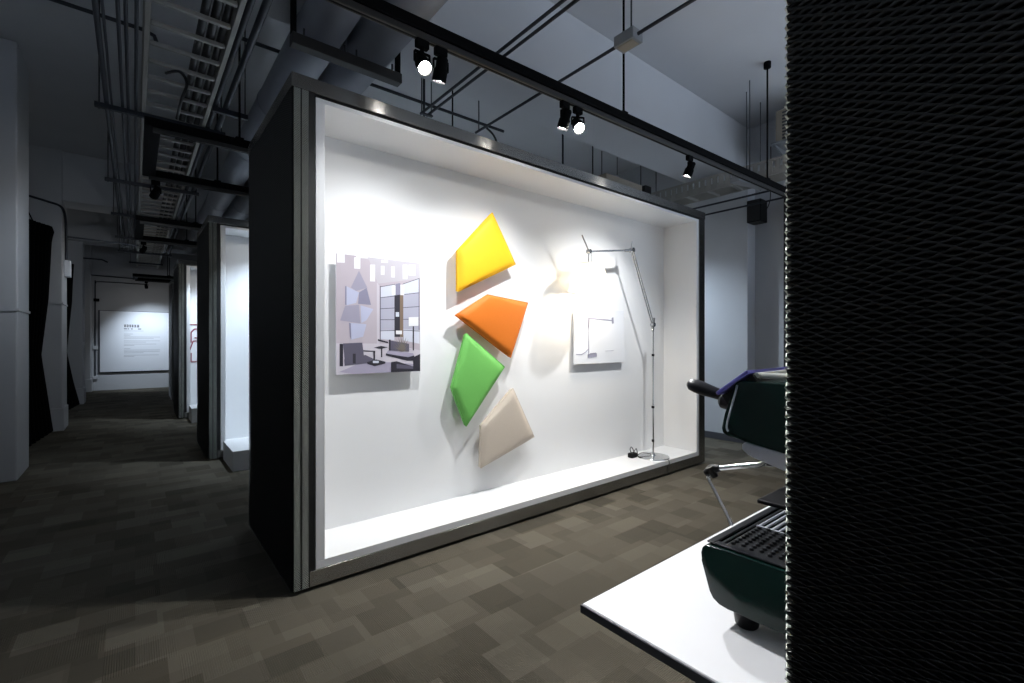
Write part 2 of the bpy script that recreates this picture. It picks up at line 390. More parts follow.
artr('a_line', 263, 216, 267, 452); artr('a_line', 448, 178, 452, 410)
art('a_dark', [(330, 255), (358, 252), (358, 440), (330, 440)]); art('a_wood', [(356, 252), (372, 250), (372, 440), (356, 440)]); art('a_h3', [(335, 205), (358, 200), (358, 252), (335, 255)])
artr('a_light', 318, 212, 335, 255); artr('a_light', 358, 208, 376, 254); artr('a_light', 337, 412, 366, 428); artr('a_winl', 336, 330, 352, 350)
art('a_h1', [(172, 150), (208, 225), (160, 240), (138, 225)]); art('a_h2', [(120, 220), (172, 246), (160, 292), (120, 304)]); art('a_h3', [(172, 246), (205, 225), (224, 300), (168, 296)])
art('a_h1', [(114, 306), (172, 300), (178, 382), (94, 370)]); art('a_h2', [(178, 302), (234, 318), (204, 368), (182, 380)]); art('a_h2', [(134, 380), (204, 385), (190, 440), (138, 454)])
art('a_h3', [(114, 220), (120, 220), (120, 304), (114, 300)]); art('a_h3', [(130, 380), (138, 382), (140, 454), (134, 440)])
# seats, tables, plant, lamp
art('a_chair', [(106, 470), (186, 466), (194, 530), (112, 545)]); art('a_chair', [(110, 540), (200, 520), (240, 540), (240, 552), (112, 568)])
artr('a_dark', 92, 472, 106, 570); artr('a_dark', 146, 515, 158, 558); art('a_dark', [(190, 500), (240, 502), (240, 506), (190, 504)]); artr('a_dark', 234, 502, 242, 542)
art('a_dark', [(236, 488), (268, 480), (300, 486), (268, 494)]); artr('a_dark', 268, 492, 274, 530)
art('a_dark', [(206, 552), (246, 540), (288, 550), (288, 558), (240, 570), (208, 560)]); artr('a_winl', 232, 546, 258, 556)
art('a_dark', [(254, 450), (300, 462), (300, 468), (254, 458)]); art('a_chair', [(306, 455), (400, 470), (400, 505), (306, 500)]); artr('a_dark', 304, 452, 312, 502)
art('a_dark', [(290, 512), (395, 530), (425, 522), (425, 545), (390, 545), (290, 522)]); art('a_rug', [(300, 500), (420, 512), (425, 522), (395, 530), (292, 514)])
for k in range(13):
    a = R(200-k*17); cx, cy = 366, 505; art('a_plant', [(cx-4, cy), (cx+math.cos(a)*46, cy-abs(math.sin(a))*70-6), (cx+5, cy)])
artr('a_dark', 418, 392, 424, 500); art('a_light', [(398, 352), (446, 350), (446, 390), (398, 392)])
art('a_dark', [(314, 552), (340, 548), (454, 580), (454, 590), (340, 596), (314, 596)]); art('a_chair', [(340, 560), (420, 570), (420, 582), (340, 580)]); art('a_dark', [(420, 530), (455, 515), (455, 592), (420, 590)])
b.build('print', am, pt, keep=True)
qx0, qx1, qz0, qz1, qy = 3.192, 3.944, 1.135, 1.67, 2.995
pq = board('poster', qx0, qx1, qz0, qz1, qy, 'right poster, a line drawing of a desk lamp on white')
b = MB(); qp = lambda x, y: (qx0+(x-108)/384*(qx1-qx0), qz1-(y-165+.05*(x-108)*.2)/390*(qz1-qz0))
L2 = lambda pts, wd: flatline(b, [qp(*p) for p in pts], wd, qy-.0015)
L2([(212, 505), (212, 228)], .010); L2([(212, 300), (212, 240)], .02); L2([(205, 232), (395, 240)], .012); L2([(395, 218), (400, 262)], .026); L2([(205, 500), (272, 492)], .035); L2([(222, 484), (266, 480)], .012)
L2([(212, 448), (190, 470), (160, 488), (122, 486)], .007); L2([(340, 465), (405, 462)], .003)
b.build('print', mat('grey_lamp_print', lin(150, 150, 168), .5, noise=.05), pq)

# ------------------------------------------------------------------ leather wall cushions
def cushion(label, m, pts, yfront=2.915, th=.06):
    """four-cornered pillowed panel; pts = (x,z) corners in order"""
    cx = sum(p[0] for p in pts)/4; cz = sum(p[1] for p in pts)/4
    t = T('leather_cushion', label, 'wall cushion', (cx, yfront+th, cz), 'leather wall cushions')
    P4 = [Vector((cx+(p[0]-cx)*1.012, 0, cz+(p[1]-cz)*1.012)) for p in pts]; n = 18; b = MB()
    def pos(u, v): return (P4[0]*(1-u)+P4[1]*u)*(1-v)+(P4[3]*(1-u)+P4[2]*u)*v
    def grid(f):
        return [[b.bm.verts.new(f(i/n, j/n)) for j in range(n+1)] for i in range(n+1)]
    e = lambda u: 1-abs(2*u-1)**9
    ctr = Vector((cx, 0, cz))
    front = grid(lambda u, v: Vector((0, yfront+.026-.024*(e(u)*e(v))**.42-.006*math.sin(math.pi*u)*math.sin(math.pi*v), 0))+pos(u, v))
    for i in range(n):
        for j in range(n): b.bm.faces.new((front[i][j], front[i+1][j], front[i+1][j+1], front[i][j+1]))
    rim = [front[i][0] for i in range(n)]+[front[n][j] for j in range(n)]+[front[n-i][n] for i in range(n)]+[front[0][n-j] for j in range(n)]
    back = [b.bm.verts.new(ctr+(Vector((v.co.x, 0, v.co.z))-ctr)*.985+Vector((0, yfront+th, 0))) for v in rim]
    k = len(rim)
    for i in range(k): b.bm.faces.new((rim[i], rim[(i+1) % k], back[(i+1) % k], back[i]))
    b.bm.faces.new(back); cv = b.build('leather_cover', m, t, True)
    b = MB(); ring = [Vector((p.x, yfront+.027, p.z)) for p in P4]
    for i in range(4): b.tube([ring[i], ring[(i+1) % 4]], .0042, 6)
    b.build('piping', m, cv, True)
    b = MB(); b.box(cx-.06, cx+.06, yfront+th, BY+.405, cz-.06, cz+.06, .003, 1); b.build('wall_bracket', M['white'], t)
cushion('yellow leather wall cushion, topmost of the four', M['yellow'], [(2.196, 2.365), (2.432, 1.987), (1.879, 1.727), (1.879, 2.033)])
cushion('orange leather wall cushion just below the yellow one', M['orange'], [(2.147, 1.714), (2.563, 1.673), (2.379, 1.224), (1.862, 1.547)], 2.91)
cushion('bright green leather wall cushion under the orange one', M['lime'], [(1.951, 1.407), (2.317, 1.144), (1.951, .711), (1.827, 1.006)], 2.915)
cushion('beige leather wall cushion, lowest of the four', M['beige'], [(2.411, .961), (2.642, .538), (2.09, .37), (2.099, .694)], 2.92)

# ------------------------------------------------------------------ floor lamp in the booth
lx, ly, lz = 4.185, 2.81, .149
lt = T('floor_lamp', 'slim polished floor lamp with glowing white shade on a jointed arm', 'floor lamp', (lx, ly, lz))
MB().lathe([(0, 0), (.165, 0), (.167, .004), (.163, .010), (.03, .016), (.018, .03), (.012, .05), (0, .05)], (lx, ly, lz), n=48).build('base', M['chrome'], lt, True)
b = MB(); b.tube([(lx, ly, lz+.03), (lx, ly, .70)], .0105, 14); b.tube([(lx, ly, .69), (lx, ly, 1.53)], .0085, 14); b.build('column', M['chrome'], lt, True)
for z, r in ((.668, .015), (1.209, .014), (.32, .013)):
    MB().lathe([(0, -.012), (r, -.012), (r, .012), (0, .012)], (lx, ly, z), n=18).build('collar', M['plastic'], lt, True)
J0, J1, J2 = Vector((lx, ly, 1.525)), Vector((3.828, ly, 2.256)), Vector((3.19, ly, 2.165))
b = MB(); b.tube([J0+Vector((-.006, 0, -.07)), J0+Vector((.02, 0, .07))], .012, 10); b.tube([J0-Vector((0, .02, 0)), J0+Vector((0, .02, 0))], .022, 14); b.tube([J0+Vector((-.03, 0, -.04)), J0+Vector((.0, 0, .05))], .004, 6); b.build('elbow_joint', M['chromed'], lt, True)
b = MB()
for dy in (-.011, .011): b.tube([J0+Vector((0, dy, 0)), J1+Vector((0, dy, 0))], .0065, 10)
b.build('lower_arm', M['chromed'], lt, True)
b = MB(); b.tube([J1-Vector((0, .022, 0)), J1+Vector((0, .022, 0))], .024, 14); b.tube([J1+Vector((-.02, 0, 0)), J1+Vector((.0, 0, .085))], .004, 6); b.tube([J1, J1+Vector((-.11, 0, -.018))], .015, 10); b.build('elbow_joint', M['chromed'], lt, True)
b = MB()
for dy in (-.012, .012): b.tube([J1+Vector((0, dy, 0)), J2+Vector((0, dy, 0))], .0085, 10)
b.build('upper_arm', M['chromed'], lt, True)
b = MB(); b.tube([J2-Vector((0, .02, 0)), J2+Vector((0, .02, 0))], .02, 14); b.tube([J2, Vector((3.098, ly, 2.30))], .006, 8); b.tube([J2, Vector((3.185, ly, 2.09)), Vector((3.19, ly, 2.05))], .006, 8); b.tube([J2+Vector((.03, 0, -.01)), Vector((3.22, ly, 2.06))], .004, 6); b.build('head_joint', M['chromed'], lt, True)
sx = 3.19
MB().lathe([(.128, 2.05), (.188, 1.81), (.186, 1.81), (.126, 2.05)], (sx, ly, 0), n=48, closed=True).build('lamp_shade', M['shade'], lt, True)
MB().lathe([(0, 2.040), (.1285, 2.040), (.1285, 2.043), (0, 2.043)], (sx, ly, 0), n=40).build('added_shade_cap', M['shade'], lt, True)  # added disc to soften the bulb's light above the shade
b = MB()
for k in range(3):
    a = R(120*k+20); b.tube([(sx, ly, 2.045), (sx+.127*math.cos(a), ly+.127*math.sin(a), 2.045)], .0025, 6)
b.tube([(sx, ly, 2.055), (sx, ly, 1.99)], .016, 12); b.build('shade_holder', M['chromed'], lt, True)
MB().lathe([(0, -.055), (.02, -.05), (.031, -.03), (.03, -.01), (.016, .03), (.014, .045), (0, .045)], (sx, ly, 1.945), n=20).build('bulb', M['bulb'], lt, True)
def light(kind, name, loc, energy, col, parent=None, **kw):
    ld = bpy.data.lights.new(name, kind); ld.energy = energy; ld.color = col
    for k, v in kw.items(): setattr(ld, k, v)
    o = bpy.data.objects.new(name, ld); COL.objects.link(o)
    o.location = Vector(loc)-(wloc(parent) if parent else Vector())
    if parent: o.parent = parent
    return o
light('POINT', 'lamp_bulb_light', (sx, ly, 1.90), 34, (1, .88, .70), lt, shadow_soft_size=.07)
b = MB(); b.tube(smooth_path([(lx+.02, ly-.02, lz+.02), (lx-.05, ly+.09, lz+.035), (lx-.13, ly+.10, lz+.02), (4.05, 2.93, lz+.03)]), .0035, 6)
b.tube(smooth_path([(4.03, 2.92, lz+.02), (4.06, 2.80, lz+.006), (4.15, 2.69, lz+.007), (4.19, 2.645, lz+.006), (4.185, 2.622, lz-.01), (4.180, 2.620, lz-.06), (4.178, 2.620, .02), (4.19, 2.63, .006), (4.25, 2.68, .006)]), .0035, 6); b.build('power_cord', M['cable'], lt, True)
ta = T('power_adapter', 'small black plug adapter on the booth floor beside the lamp base', 'adapter', (4.0, 2.93, lz))
b = MB(); b.box(3.955, 4.045, 2.90, 2.96, lz+.001, lz+.05, .008); b.build('casing', M['plastic'], ta)
b = MB(); b.tube(smooth_path([(3.98, 2.93, lz+.05), (3.965, 2.935, lz+.09), (4.0, 2.94, lz+.105), (4.03, 2.93, lz+.05)]), .0045, 6); b.tube(smooth_path([(4.0, 2.92, lz+.05), (4.03, 2.91, lz+.09), (4.06, 2.92, lz+.07), (4.085, 2.925, lz+.006)]), .004, 6); b.build('cord_loop', M['cable'], ta, True)

# ------------------------------------------------------------------ espresso machine on its white table
TZ = .72
tb = T('display_table', 'thin white cantilevered table with dark edge under the espresso machine', 'table', (.832, .0, 0))
b = MB(); b.box(.836, 2.30, -.17, .757, TZ-.022, TZ, .002, 1); b.build('tabletop', M['tabletop'], tb)
b = MB(); b.box(.831, .8355, -.17, .760, TZ-.022, TZ-.0015, .001, 1); b.box(.836, 2.30, .7575, .760, TZ-.022, TZ-.0015, .001, 1); b.build('dark_edge', M['edge'], tb)  # two edges of the white top in dark grey
b = MB(); b.box(1.1, 2.1, -.16, .13, .151, TZ-.022, .004); b.build('pedestal', M['white'], tb)
em = T('espresso_machine', 'dark green espresso machine with chrome steam wand on the white table', 'espresso machine', (1.053, .47, TZ))
X0, X1 = 1.015, 1.80
def side(pts, x0=X0, x1=X1): return [(x0, y, z) for y, z in pts], (x1-x0, 0, 0)
tray_prof = [(-.08, .762), (.44, .759), (.492, .757), (.512, .760), (.526, .768), (.535, .782), (.552, .845), (.555, .862), (.552, .875), (.543, .884), (.50, .8855), (-.08, .8855)]
b = MB(); b.prism(*side(tray_prof), bev=.004, seg=2); dt = b.build('drip_tray_body', M['green'], em, True)
for fx in (X0+.04, X1-.04):
    for fy in (.468, .0):
        MB().lathe([(0, 0), (.021, 0), (.024, .004), (.029, .038), (0, .038)], (fx, fy, TZ), n=24).build('foot', M['plastic'], em, True)
b = MB(); b.box(X0+.012, X1-.012, .529, .546, .8860, .8905, .002); b.box(X0+.012, X0+.032, .12, .529, .8860, .8905, .002); b.box(X1-.032, X1-.012, .12, .529, .8860, .8905, .002); b.box(X0+.032, X1-.032, .514, .522, .8860, .8895, .0015, 1); b.build('tray_rim', M['grate'], dt)
b = MB(); b.box(X0+.034, X0+.185, .13, .511, .8858, .8885, .001, 1)
for i in range(9):
    for j in range(19):
        x = X0+.044+i*.0168+(j % 2)*.006; y = .500-j*.0195
        b.lathe([(.0058, 0), (.0045, .0045), (0, .005)], (x, y, .8885), n=6)
b.build('rubber_mat', M['grate'], dt)
b = MB()
for j in range(24): b.box(X0+.193, X1-.035, .503-j*.0155, .5085-j*.0155, .8865, .8925, .001, 1)
b.box(X0+.188, X0+.194, .13, .511, .8862, .8915); b.build('drip_grate', M['msteel'], dt)
b = MB(); b.box(X0+.03, X1-.03, -.09, .11, .885, 1.16, .01); b.build('back_panel', M['msteel'], em)
up = [(-.08, 1.11), (.36, 1.122), (.456, 1.136), (.492, 1.140), (.504, 1.146), (.507, 1.158), (.498, 1.19), (.480, 1.252), (.474, 1.262), (.464, 1.2665), (.30, 1.262), (-.08, 1.255)]
b = MB(); b.prism(*side(up), bev=.005, seg=2); b.build('upper_body', M['green'], em, True)
# chrome edge line along the front of the side cheek
b = MB(); b.tube(smooth_path([(X0-.001, .470, 1.255), (X0-.001, .482, 1.21), (X0-.001, .493, 1.165), (X0-.001, .490, 1.152)], 4), .0022, 6); b.build('edge_trim', M['msteel'], em, True)
lo = [(-.05, 1.11), (.36, 1.121), (.455, 1.134), (.463, 1.128), (.463, 1.117), (.452, 1.107), (.43, 1.101), (.36, 1.083), (-.05, 1.07)]
b = MB(); b.prism(*side(lo, X0+.004, X1-.004), bev=.003); b.build('underside_panel', M['msteel'], em, True)
b = MB(); b.prism([(X0-.004, .518, 1.236), (X0-.004, .513, 1.230), (X0-.004, .445, 1.283), (X0-.004, .450, 1.289)], (X1-X0+.008, 0, 0), .0012, 1); b.build('control_panel', M['film'], em)
b = MB(); b.prism([(X0+.01, .509, 1.228), (X0+.01, .49, 1.20), (X0+.01, .43, 1.262), (X0+.01, .443, 1.279)], (X1-X0-.02, 0, 0)); b.build('panel_housing', M['plastic'], em)
b = MB(); b.tube([(X0+.02, .44, 1.277), (X1-.02, .44, 1.277)], .0065, 12); b.tube([(X0+.02, .0, 1.277), (X1-.02, .0, 1.277)], .0065, 12)
for xx in (X0+.03, X1-.03):
    for yy in (.44, .0): b.tube([(xx, yy, 1.255), (xx, yy, 1.277)], .005, 8)
    b.tube([(xx, .44, 1.277), (xx, .0, 1.277)], .0065, 12)
b.build('cup_rail', M['rail'], em, True)
# steam lever: knob on the cheek's front with a fat black paddle
hx = X0+.05; B0 = Vector((hx, .528, 1.224)); B1 = Vector((hx, .614, 1.246))
b = MB(); d = (B1-B0).normalized(); Lh = (B1-B0).length
b.lathe([(0, -.012), (.011, -.010), (.0125, 0), (.014, .02), (.0165, .05), (.0165, Lh*.75), (.0145, Lh*.92), (.008, Lh), (0, Lh+.002)], B0, d, 20); b.build('steam_lever', M['handle'], em, True)
b = MB(); b.lathe([(0, -.03), (.017, -.03), (.019, -.02), (.019, .014), (.014, .02), (0, .02)], (hx, .512, 1.210), (0, 1, .25), 24); b.build('steam_knob', M['handle'], em, True)
wx = X0+.112
b = MB(); b.lathe([(.011, 0), (.011, -.015), (.007, -.02), (0, -.02)], (wx, .452, 1.106), n=16); b.tube(smooth_path([(wx, .452, 1.10), (wx, .456, 1.080), (wx, .470, 1.064), (wx, .50, 1.056), (wx, .575, 1.033)]), .0062, 12); b.tube(smooth_path([(wx, .592, 1.018), (wx, .595, 1.003), (wx, .580, .978), (wx, .551, .930), (wx, .539, .908)]), .0042, 10); wd_ = b.build('steam_wand', M['chrome'], em, True)
b = MB(); b.tube([(wx, .566, 1.036), (wx, .584, 1.030), (wx, .600, 1.015)], [.009, .0125, .010], 12); b.tube([(wx-.01, .588, 1.036), (wx+.0, .578, 1.012)], .009, 10); b.build('wand_grip', M['plastic'], wd_, True)
MB().tube([(wx, .543, .917), (wx, .537, .902)], [.0055, .0055], 10).build('wand_tip', M['chrome'], wd_, True)
b = MB(); b.box(1.185, 1.62, .12, .502, .953, .963, .003); b.box(1.26, 1.54, .10, .14, .94, .975, .003); b.build('cup_shelf', M['plastic'], em)
for gx in (1.34, 1.60):
    b = MB(); b.lathe([(0, 0), (.036, 0), (.038, -.02), (.036, -.05), (0, -.05)], (gx, .40, 1.105), n=28); b.build('group_head', M['chrome'], em, True)
    b = MB(); b.lathe([(0, -.05), (.034, -.05), (.033, -.075), (.02, -.085), (0, -.085)], (gx, .40, 1.105), n=28); b.tube([(gx, .43, 1.04), (gx, .46, 1.035), (gx, .55, 1.02)], [.008, .013, .012], 14); b.build('portafilter', M['plastic'], em, True)

# ------------------------------------------------------------------ track spotlights
def track_spot(p, aim, label, watts=0, lens='lens_dim', size=72, col=(.97, .985, 1), tilt=None, group='spotlights on the lighting tracks', blend=1):
    """p: point under the track where the fitting is clipped in"""
    t = T('track_spotlight', label, 'spotlight', p, group); p = Vector(p)
    d = (Vector(aim)-(p+Vector((0, 0, -.12)))).normalized(); c = p+Vector((0, 0, -.12))
    MB().box(p.x-.036, p.x+.036, p.y-.017, p.y+.017, p.z-.045, p.z-.001, .004, 1).build('track_adapter', M['track'], t)
    sd = d.cross(Vector((0, 0, 1)));  sd = sd.normalized() if sd.length > .05 else Vector((1, 0, 0))
    b = MB(); b.tube([p+Vector((0, 0, -.045)), p+Vector((0, 0, -.07))], .012, 12)
    for sg in (-1, 1):
        b.bar(p+Vector((0, 0, -.068))+sd*.0, p+Vector((0, 0, -.068))+sd*.043*sg, .016, .006); b.bar(p+Vector((0, 0, -.068))+sd*.043*sg, c+sd*.043*sg, .016, .005, sd)
    b.build('yoke', M['track'], t)
    b = MB(); b.lathe([(0, -.065), (.026, -.064), (.031, -.055), (.031, -.01), (.038, .0), (.038, .058), (.035, .058), (.033, .045), (0, .044)], c, d, 28); hd = b.build('lamp_head', M['track'], t, True)
    MB().lathe([(0, .0475), (.031, .047), (.031, .0445), (0, .0445)], c, d, 24).build('lens', M[lens], hd)
    if watts:
        l = light('SPOT', 'track_spotlight_beam', c+d*.07, watts, col, t, spot_size=R(size), spot_blend=blend, shadow_soft_size=.03)
        l.rotation_euler = d.to_track_quat('-Z', 'Y').to_euler()
    return t
TRZ = 2.93
ty = lambda x: 2.17-.0325*(x-1.5)
track_spot((1.17, ty(1.17), TRZ), (1.12, .55, .72), 'glaring lit spotlight on the long track aimed at the espresso machine', 230, 'lens', 56)
track_spot((1.28, ty(1.28), TRZ), (1.3, 3.04, .55), 'dark spotlight right beside the glaring one, tipped toward the booth', BOOTH_W*.85, size=112)
track_spot((2.20, ty(2.20), TRZ), (2.0, 3.04, .35), 'left spotlight of the close pair above the orange cushion', BOOTH_W*1.35, size=108)
track_spot((2.32, ty(2.32), TRZ), (1.35, .45, .75), 'right spotlight of the close pair, its lens shining', 150, 'lens', 58)
track_spot((3.66, ty(3.66), TRZ), (3.35, 3.04, .35), 'single spotlight near the right end of the long track', BOOTH_W*1.4, size=108)

# ------------------------------------------------------------------ U-shaped lighting tracks on rods
def u_track(x0, x1, y0, y1, label, ang=0, rods=(.68, 2.75, 5.1), zb=TRZ):
    t = T('lighting_track', label, 'lighting track', (x0, y1, zb), 'suspended lighting tracks')
    for nm, m, dz0, dz1, wd in (('support_channel', M['track'], .036, .098, .055), ('track_rail', M['trackg'], 0, .035, .036)):
        b = MB()
        for y in (y0, y1): 
            b.box(x0, x1, y-wd/2, y-wd/2+wd, zb+dz0, zb+dz1, .003, 1)
        if nm == 'support_channel': b.box(x0-.05, x0+.05, y0-.03, y1+.03, zb+dz0, zb+dz1+.001, .003, 1)
        b.build(nm, m, t)
    b = MB()
    for y in (y0, y1): b.box(x0+.06, x1-.02, y-.006, y+.006, zb-.001, zb+.012)
    b.build('track_slot', M['track'], t)
    for y in (y0, y1):
        for x in rods:
            b = MB(); b.tube([(x, y, zb+.098), (x, y, ZC-.001)], .0085, 10); b.box(x-.03, x+.03, y-.02, y+.02, zb+.096, zb+.115, .003, 1)
            b.tube([(x, y, ZC-.06), (x, y, ZC-.001)], .035, 16); b.build('suspension_rod', M['track'], t, True)
    t.rotation_euler.z = ang
    return t
u_track(.10, 5.85, .83, 2.216, 'long black lighting track passing in front of the cushion booth', -.0325, (.72, 2.80, 5.1))
u_track(.11, 5.2, 4.42, 5.74, 'black U-shaped lighting track ahead of the second booth')
u_track(.06, 5.0, 7.95, 9.4, 'black U-shaped lighting track ahead of the third booth', rods=(.68, 2.6, 4.8))
track_spot((.165, 5.74, TRZ), (-.75, 8.6, 1.0), 'small spotlight at the left end of the second lighting track', 34, 'lens_dim', 110, (.74, .86, 1))
track_spot((.115, 9.4, TRZ), (-.8, 12.4, 1.0), 'small spotlight at the left end of the third lighting track', 30, 'lens_dim', 110, (.74, .86, 1))
for x, y, ax, ay, lb, w_ in ((1.25, 5.74, 1.6, 6.62, 'unseen added spotlight over the left end of the second booth front', 170), (2.6, 5.74, 2.6, 6.62, 'unseen added spotlight left of centre over the second booth front', 170), (3.5, 5.74, 3.5, 6.62, 'unseen added spotlight right of centre over the second booth front', 200), (4.5, 5.74, 4.4, 6.62, 'unseen added spotlight over the right end of the second booth front', 200),
                             (1.1, 9.4, 1.4, 10.29, 'spotlight washing the booth with red graphic', 170),
                             (5.0, 4.42, 6.4, 3.6, 'unseen added spotlight behind the cushion booth turned to the right wall', 210)):
    track_spot((x, y, TRZ), (ax, ay, .6), lb, w_, 'lens_dim', 100, (.70, .84, 1))  # second booth and right wall fittings are unseen, added for fill light
u_track(.02, 3.2, 14.75, 15.6, 'short far lighting track in front of the text panel', rods=(.7, 2.6))
track_spot((.25, 15.6, TRZ), (.45, 17.05, 1.15), 'far spotlight shining on the text panel', 230, 'lens_dim', 80, (.74, .86, 1))

# ------------------------------------------------------------------ ducts on a trapeze hanger
for x, r, lb in ((.93, .14, 'left round grey duct running over the booths'), (1.255, .145, 'right round grey duct running over the booths')):
    b = MB(); zc = 3.215+r; b.tube([(x, YN+.01, zc), (x, 12, zc)], r, 32)
    for y in [-1.45+1.15*k for k in range(12)]: b.tube([(x, y-.02, zc), (x, y+.02, zc)], r+.006, 32)
    o = b.build('air_duct', M['duct'], smooth=True, loc=(x, 4, zc)); tag(o, lb, 'duct', 'ceiling ducts')
def trapeze(x0, x1, y, z, label, group, rr=.006, m='rod', bw=.04, over=.03):
    t = T('pipe_hanger', label, 'hanger', ((x0+x1)/2, y, z), group)
    b = MB(); b.box(x0, x1, y-bw/2, y+bw/2, z-bw*.5, z+bw*.5-.001, .003, 1); b.build('crossbar', M['track'] if m == 'track' else M['pipe'], t)
    top = 3.5 if any(a-.01 <= y <= c+.01 for a, c in ((2.85, 3.40), (9.8, 10.35), (13.4, 13.95))) else ZC
    for x in (x0+over, x1-over):
        b = MB(); b.tube([(x, y, z-bw*.8), (x, y, top-.001)], rr, 8); b.build('hanger_rod', M[m], t, True)
    return t
th = T('duct_hanger', 'black channel trapeze carrying both round ducts above the booth top', 'hanger', (1.08, 3.02, 3.19))
b = MB(); b.box(.735, 1.445, 2.98, 3.05, 3.145, 3.213, .003, 1); b.build('crossbar', M['trackg'], th)
for x in (.75, 1.43):
    b = MB(); b.box(x-.014, x+.014, 3.0, 3.04, 3.15, 3.499, .003, 1); b.build('hanger_post', M['track'], th)
for x in (.93, 1.255):
    for dx in (-.125, .125):
        b = MB(); b.tube([(x+dx, 3.0, 3.213), (x+dx, 3.0, 3.262)], .006, 6); b.build('clamp_bolt', M['rod'], th, True)

# ------------------------------------------------------------------ ladder tray, cables and pipes in the corridor
ld = T('cable_ladder', 'long metal cable ladder tray running down the corridor ceiling', 'cable tray', (.27, 6, 3.33))
b = MB()
for x in (.062, .488):
    b.box(x-.014, x+.014, -1, 15.6, 3.30, 3.39, .002, 1); b.box(x-.02, x+.02, -1, 15.6, 3.385, 3.395)
b.build('side_rail', M['tray'], ld)
b = MB(); b.box(.08, .468, -.9, -.872, 3.305, 3.33, .003, 1); rg = b.build('rung', M['tray'], ld)
for k in range(1, 66):
    c = dup(rg, parent=ld); c.location = (0, k*.25, 0)
for k, (x, r) in enumerate(((.335, .024), (.391, .026), (.443, .021))):
    pts = [(x+.0015*math.sin(y*1.3+k), y, 3.332+r) for y in np.arange(-1, 15.5, .5)]
    b = MB(); b.tube(pts, r, 10); o = b.build('power_cable', M['cable'], smooth=True, loc=(x, 5, 3.35))
    tag(o, ('thick black cable lying inside the ladder tray, inner side', 'thick black cable in the middle of the cable bundle on the ladder tray', 'thick black cable against the right rail of the ladder tray')[k], 'cable', 'cables in the ladder tray')
PZ = 3.3
for x, x2, r, lb in ((-.175, -.175, .016, 'leftmost dark conduit pipe along the corridor ceiling'), (-.148, -.135, .008, 'thin conduit close beside the leftmost one'), (-.074, -.074, .011, 'second dark conduit pipe left of the ladder tray'), (-.038, -.038, .011, 'third dark conduit pipe left of the ladder tray'), (.012, .012, .011, 'dark conduit pipe closest to the left rail of the ladder tray'),
                     (.525, .525, .020, 'thick dark pipe just right of the ladder tray'), (.60, .60, .023, 'thickest dark pipe right of the ladder tray')):
    b = MB(); b.tube([(x, YN+.02, PZ+r), (x2, 13, PZ+r)], r, 10); tag(b.build('conduit_pipe', M['pipe'], smooth=True, loc=(x, 5, PZ)), lb, 'pipe', 'conduits along the corridor ceiling')
for i, (x0, x1, y) in enumerate(((-.25, .66, 5.05), (-.27, .66, 7.3), (-.27, .66, 9.2), (-.27, .66, 11.2), (-.27, .66, 12.9), (-.1, .56, 14.6))):
    trapeze(x0, x1, y, PZ-.022, ('%s hanger bar under the corridor pipes and ladder tray' % ('nearest', 'second', 'third', 'fourth', 'fifth', 'farthest')[i]), 'corridor pipe hangers')
hb = T('pipe_hanger', 'short hanger bar with one rod under the thick pipes right of the ladder', 'hanger', (.66, 4.54, PZ))
b = MB(); b.box(.50, .76, 4.52, 4.56, PZ-.045, PZ-.002, .003, 1); b.build('crossbar', M['pipe'], hb)
b = MB(); b.tube([(.74, 4.54, PZ-.045), (.74, 4.54, ZC-.001)], .005, 8); b.build('hanger_rod', M['rod'], hb)
# cross pipes
def pipe(name, pts, r, m, label, group=None, cat='pipe', loc=None, n=10):
    b = MB(); b.tube(pts, r, n); o = b.build(name, M[m], smooth=True, loc=loc or pts[0]); return tag(o, label, cat, group)
pipe('conduit_pipe', [(XL, 4.5, 3.72), (.06, 4.5, 3.72), (.12, 4.5, 3.70), (.14, 4.5, 3.64)], .014, 'pipe', 'dark conduit crossing from the left wall toward the ladder tray')
pipe('conduit_pipe', [(.55, 3.9, 3.58), (3.04, 3.87, 3.58)], .014, 'pipe', 'dark conduit crossing behind the ducts above the cushion booth')
k = .911
pipe('conduit_pipe', [(2.0, 3.75, 3.40), (2.0, YN+.02, 3.40)], .012, 'pipe', 'left one of the paired conduits crossing over the long track', 'paired conduits over the track')
pipe('conduit_pipe', [(2.06, 3.75, 3.40), (2.06, YN+.02, 3.40)], .012, 'pipe', 'right one of the paired conduits crossing over the long track', 'paired conduits over the track')
pipe('conduit_pipe', [(2.60, 3.75, 3.40), (2.60, YN+.02, 3.40)], .012, 'pipe', 'single conduit crossing the long track through a junction box')
jb = T('junction_box', 'small metal junction box on the single conduit above the track', 'junction box', (2.60, 1.94, 3.40))
b = MB(); b.box(2.545, 2.655, 1.86, 2.02, 3.36, 3.435, .005); b.build('housing', M['galv'], jb)
b = MB(); b.box(2.56, 2.64, 1.88, 2.0, 3.356, 3.36, .001, 1); b.build('cover_plate', M['tan'], jb)
pipe('hanger_rod', [(2.635, 1.94, 3.435), (2.635, 1.94, ZC-.001)], .006, 'rod', 'thin rod holding the junction box', cat='rod')
for y, lb in ((3.70, 'thin rod pair holding the paired conduits behind the bright spotlight'), (1.75, 'thin rod pair holding the paired conduits above the long track')):
    t = T('pipe_hanger', lb, 'hanger', (2.03, y, 3.40)); b = MB(); b.box(1.97, 2.09, y-.015, y+.015, 3.375, 3.388, .002, 1); b.build('crossbar', M['pipe'], t)
    for x in (1.982, 2.078):
        b = MB(); b.tube([(x, y, 3.375), (x, y, ZC-.001)], .005, 8); b.build('hanger_rod', M['rod'], t)
pipe('hanger_rod', [(2.10, 3.875, 3.03), (2.10, 3.875, ZC-.001)], .011, 'pipe', 'thick dark rod dropping behind the booth top, left of the thin one', cat='rod')
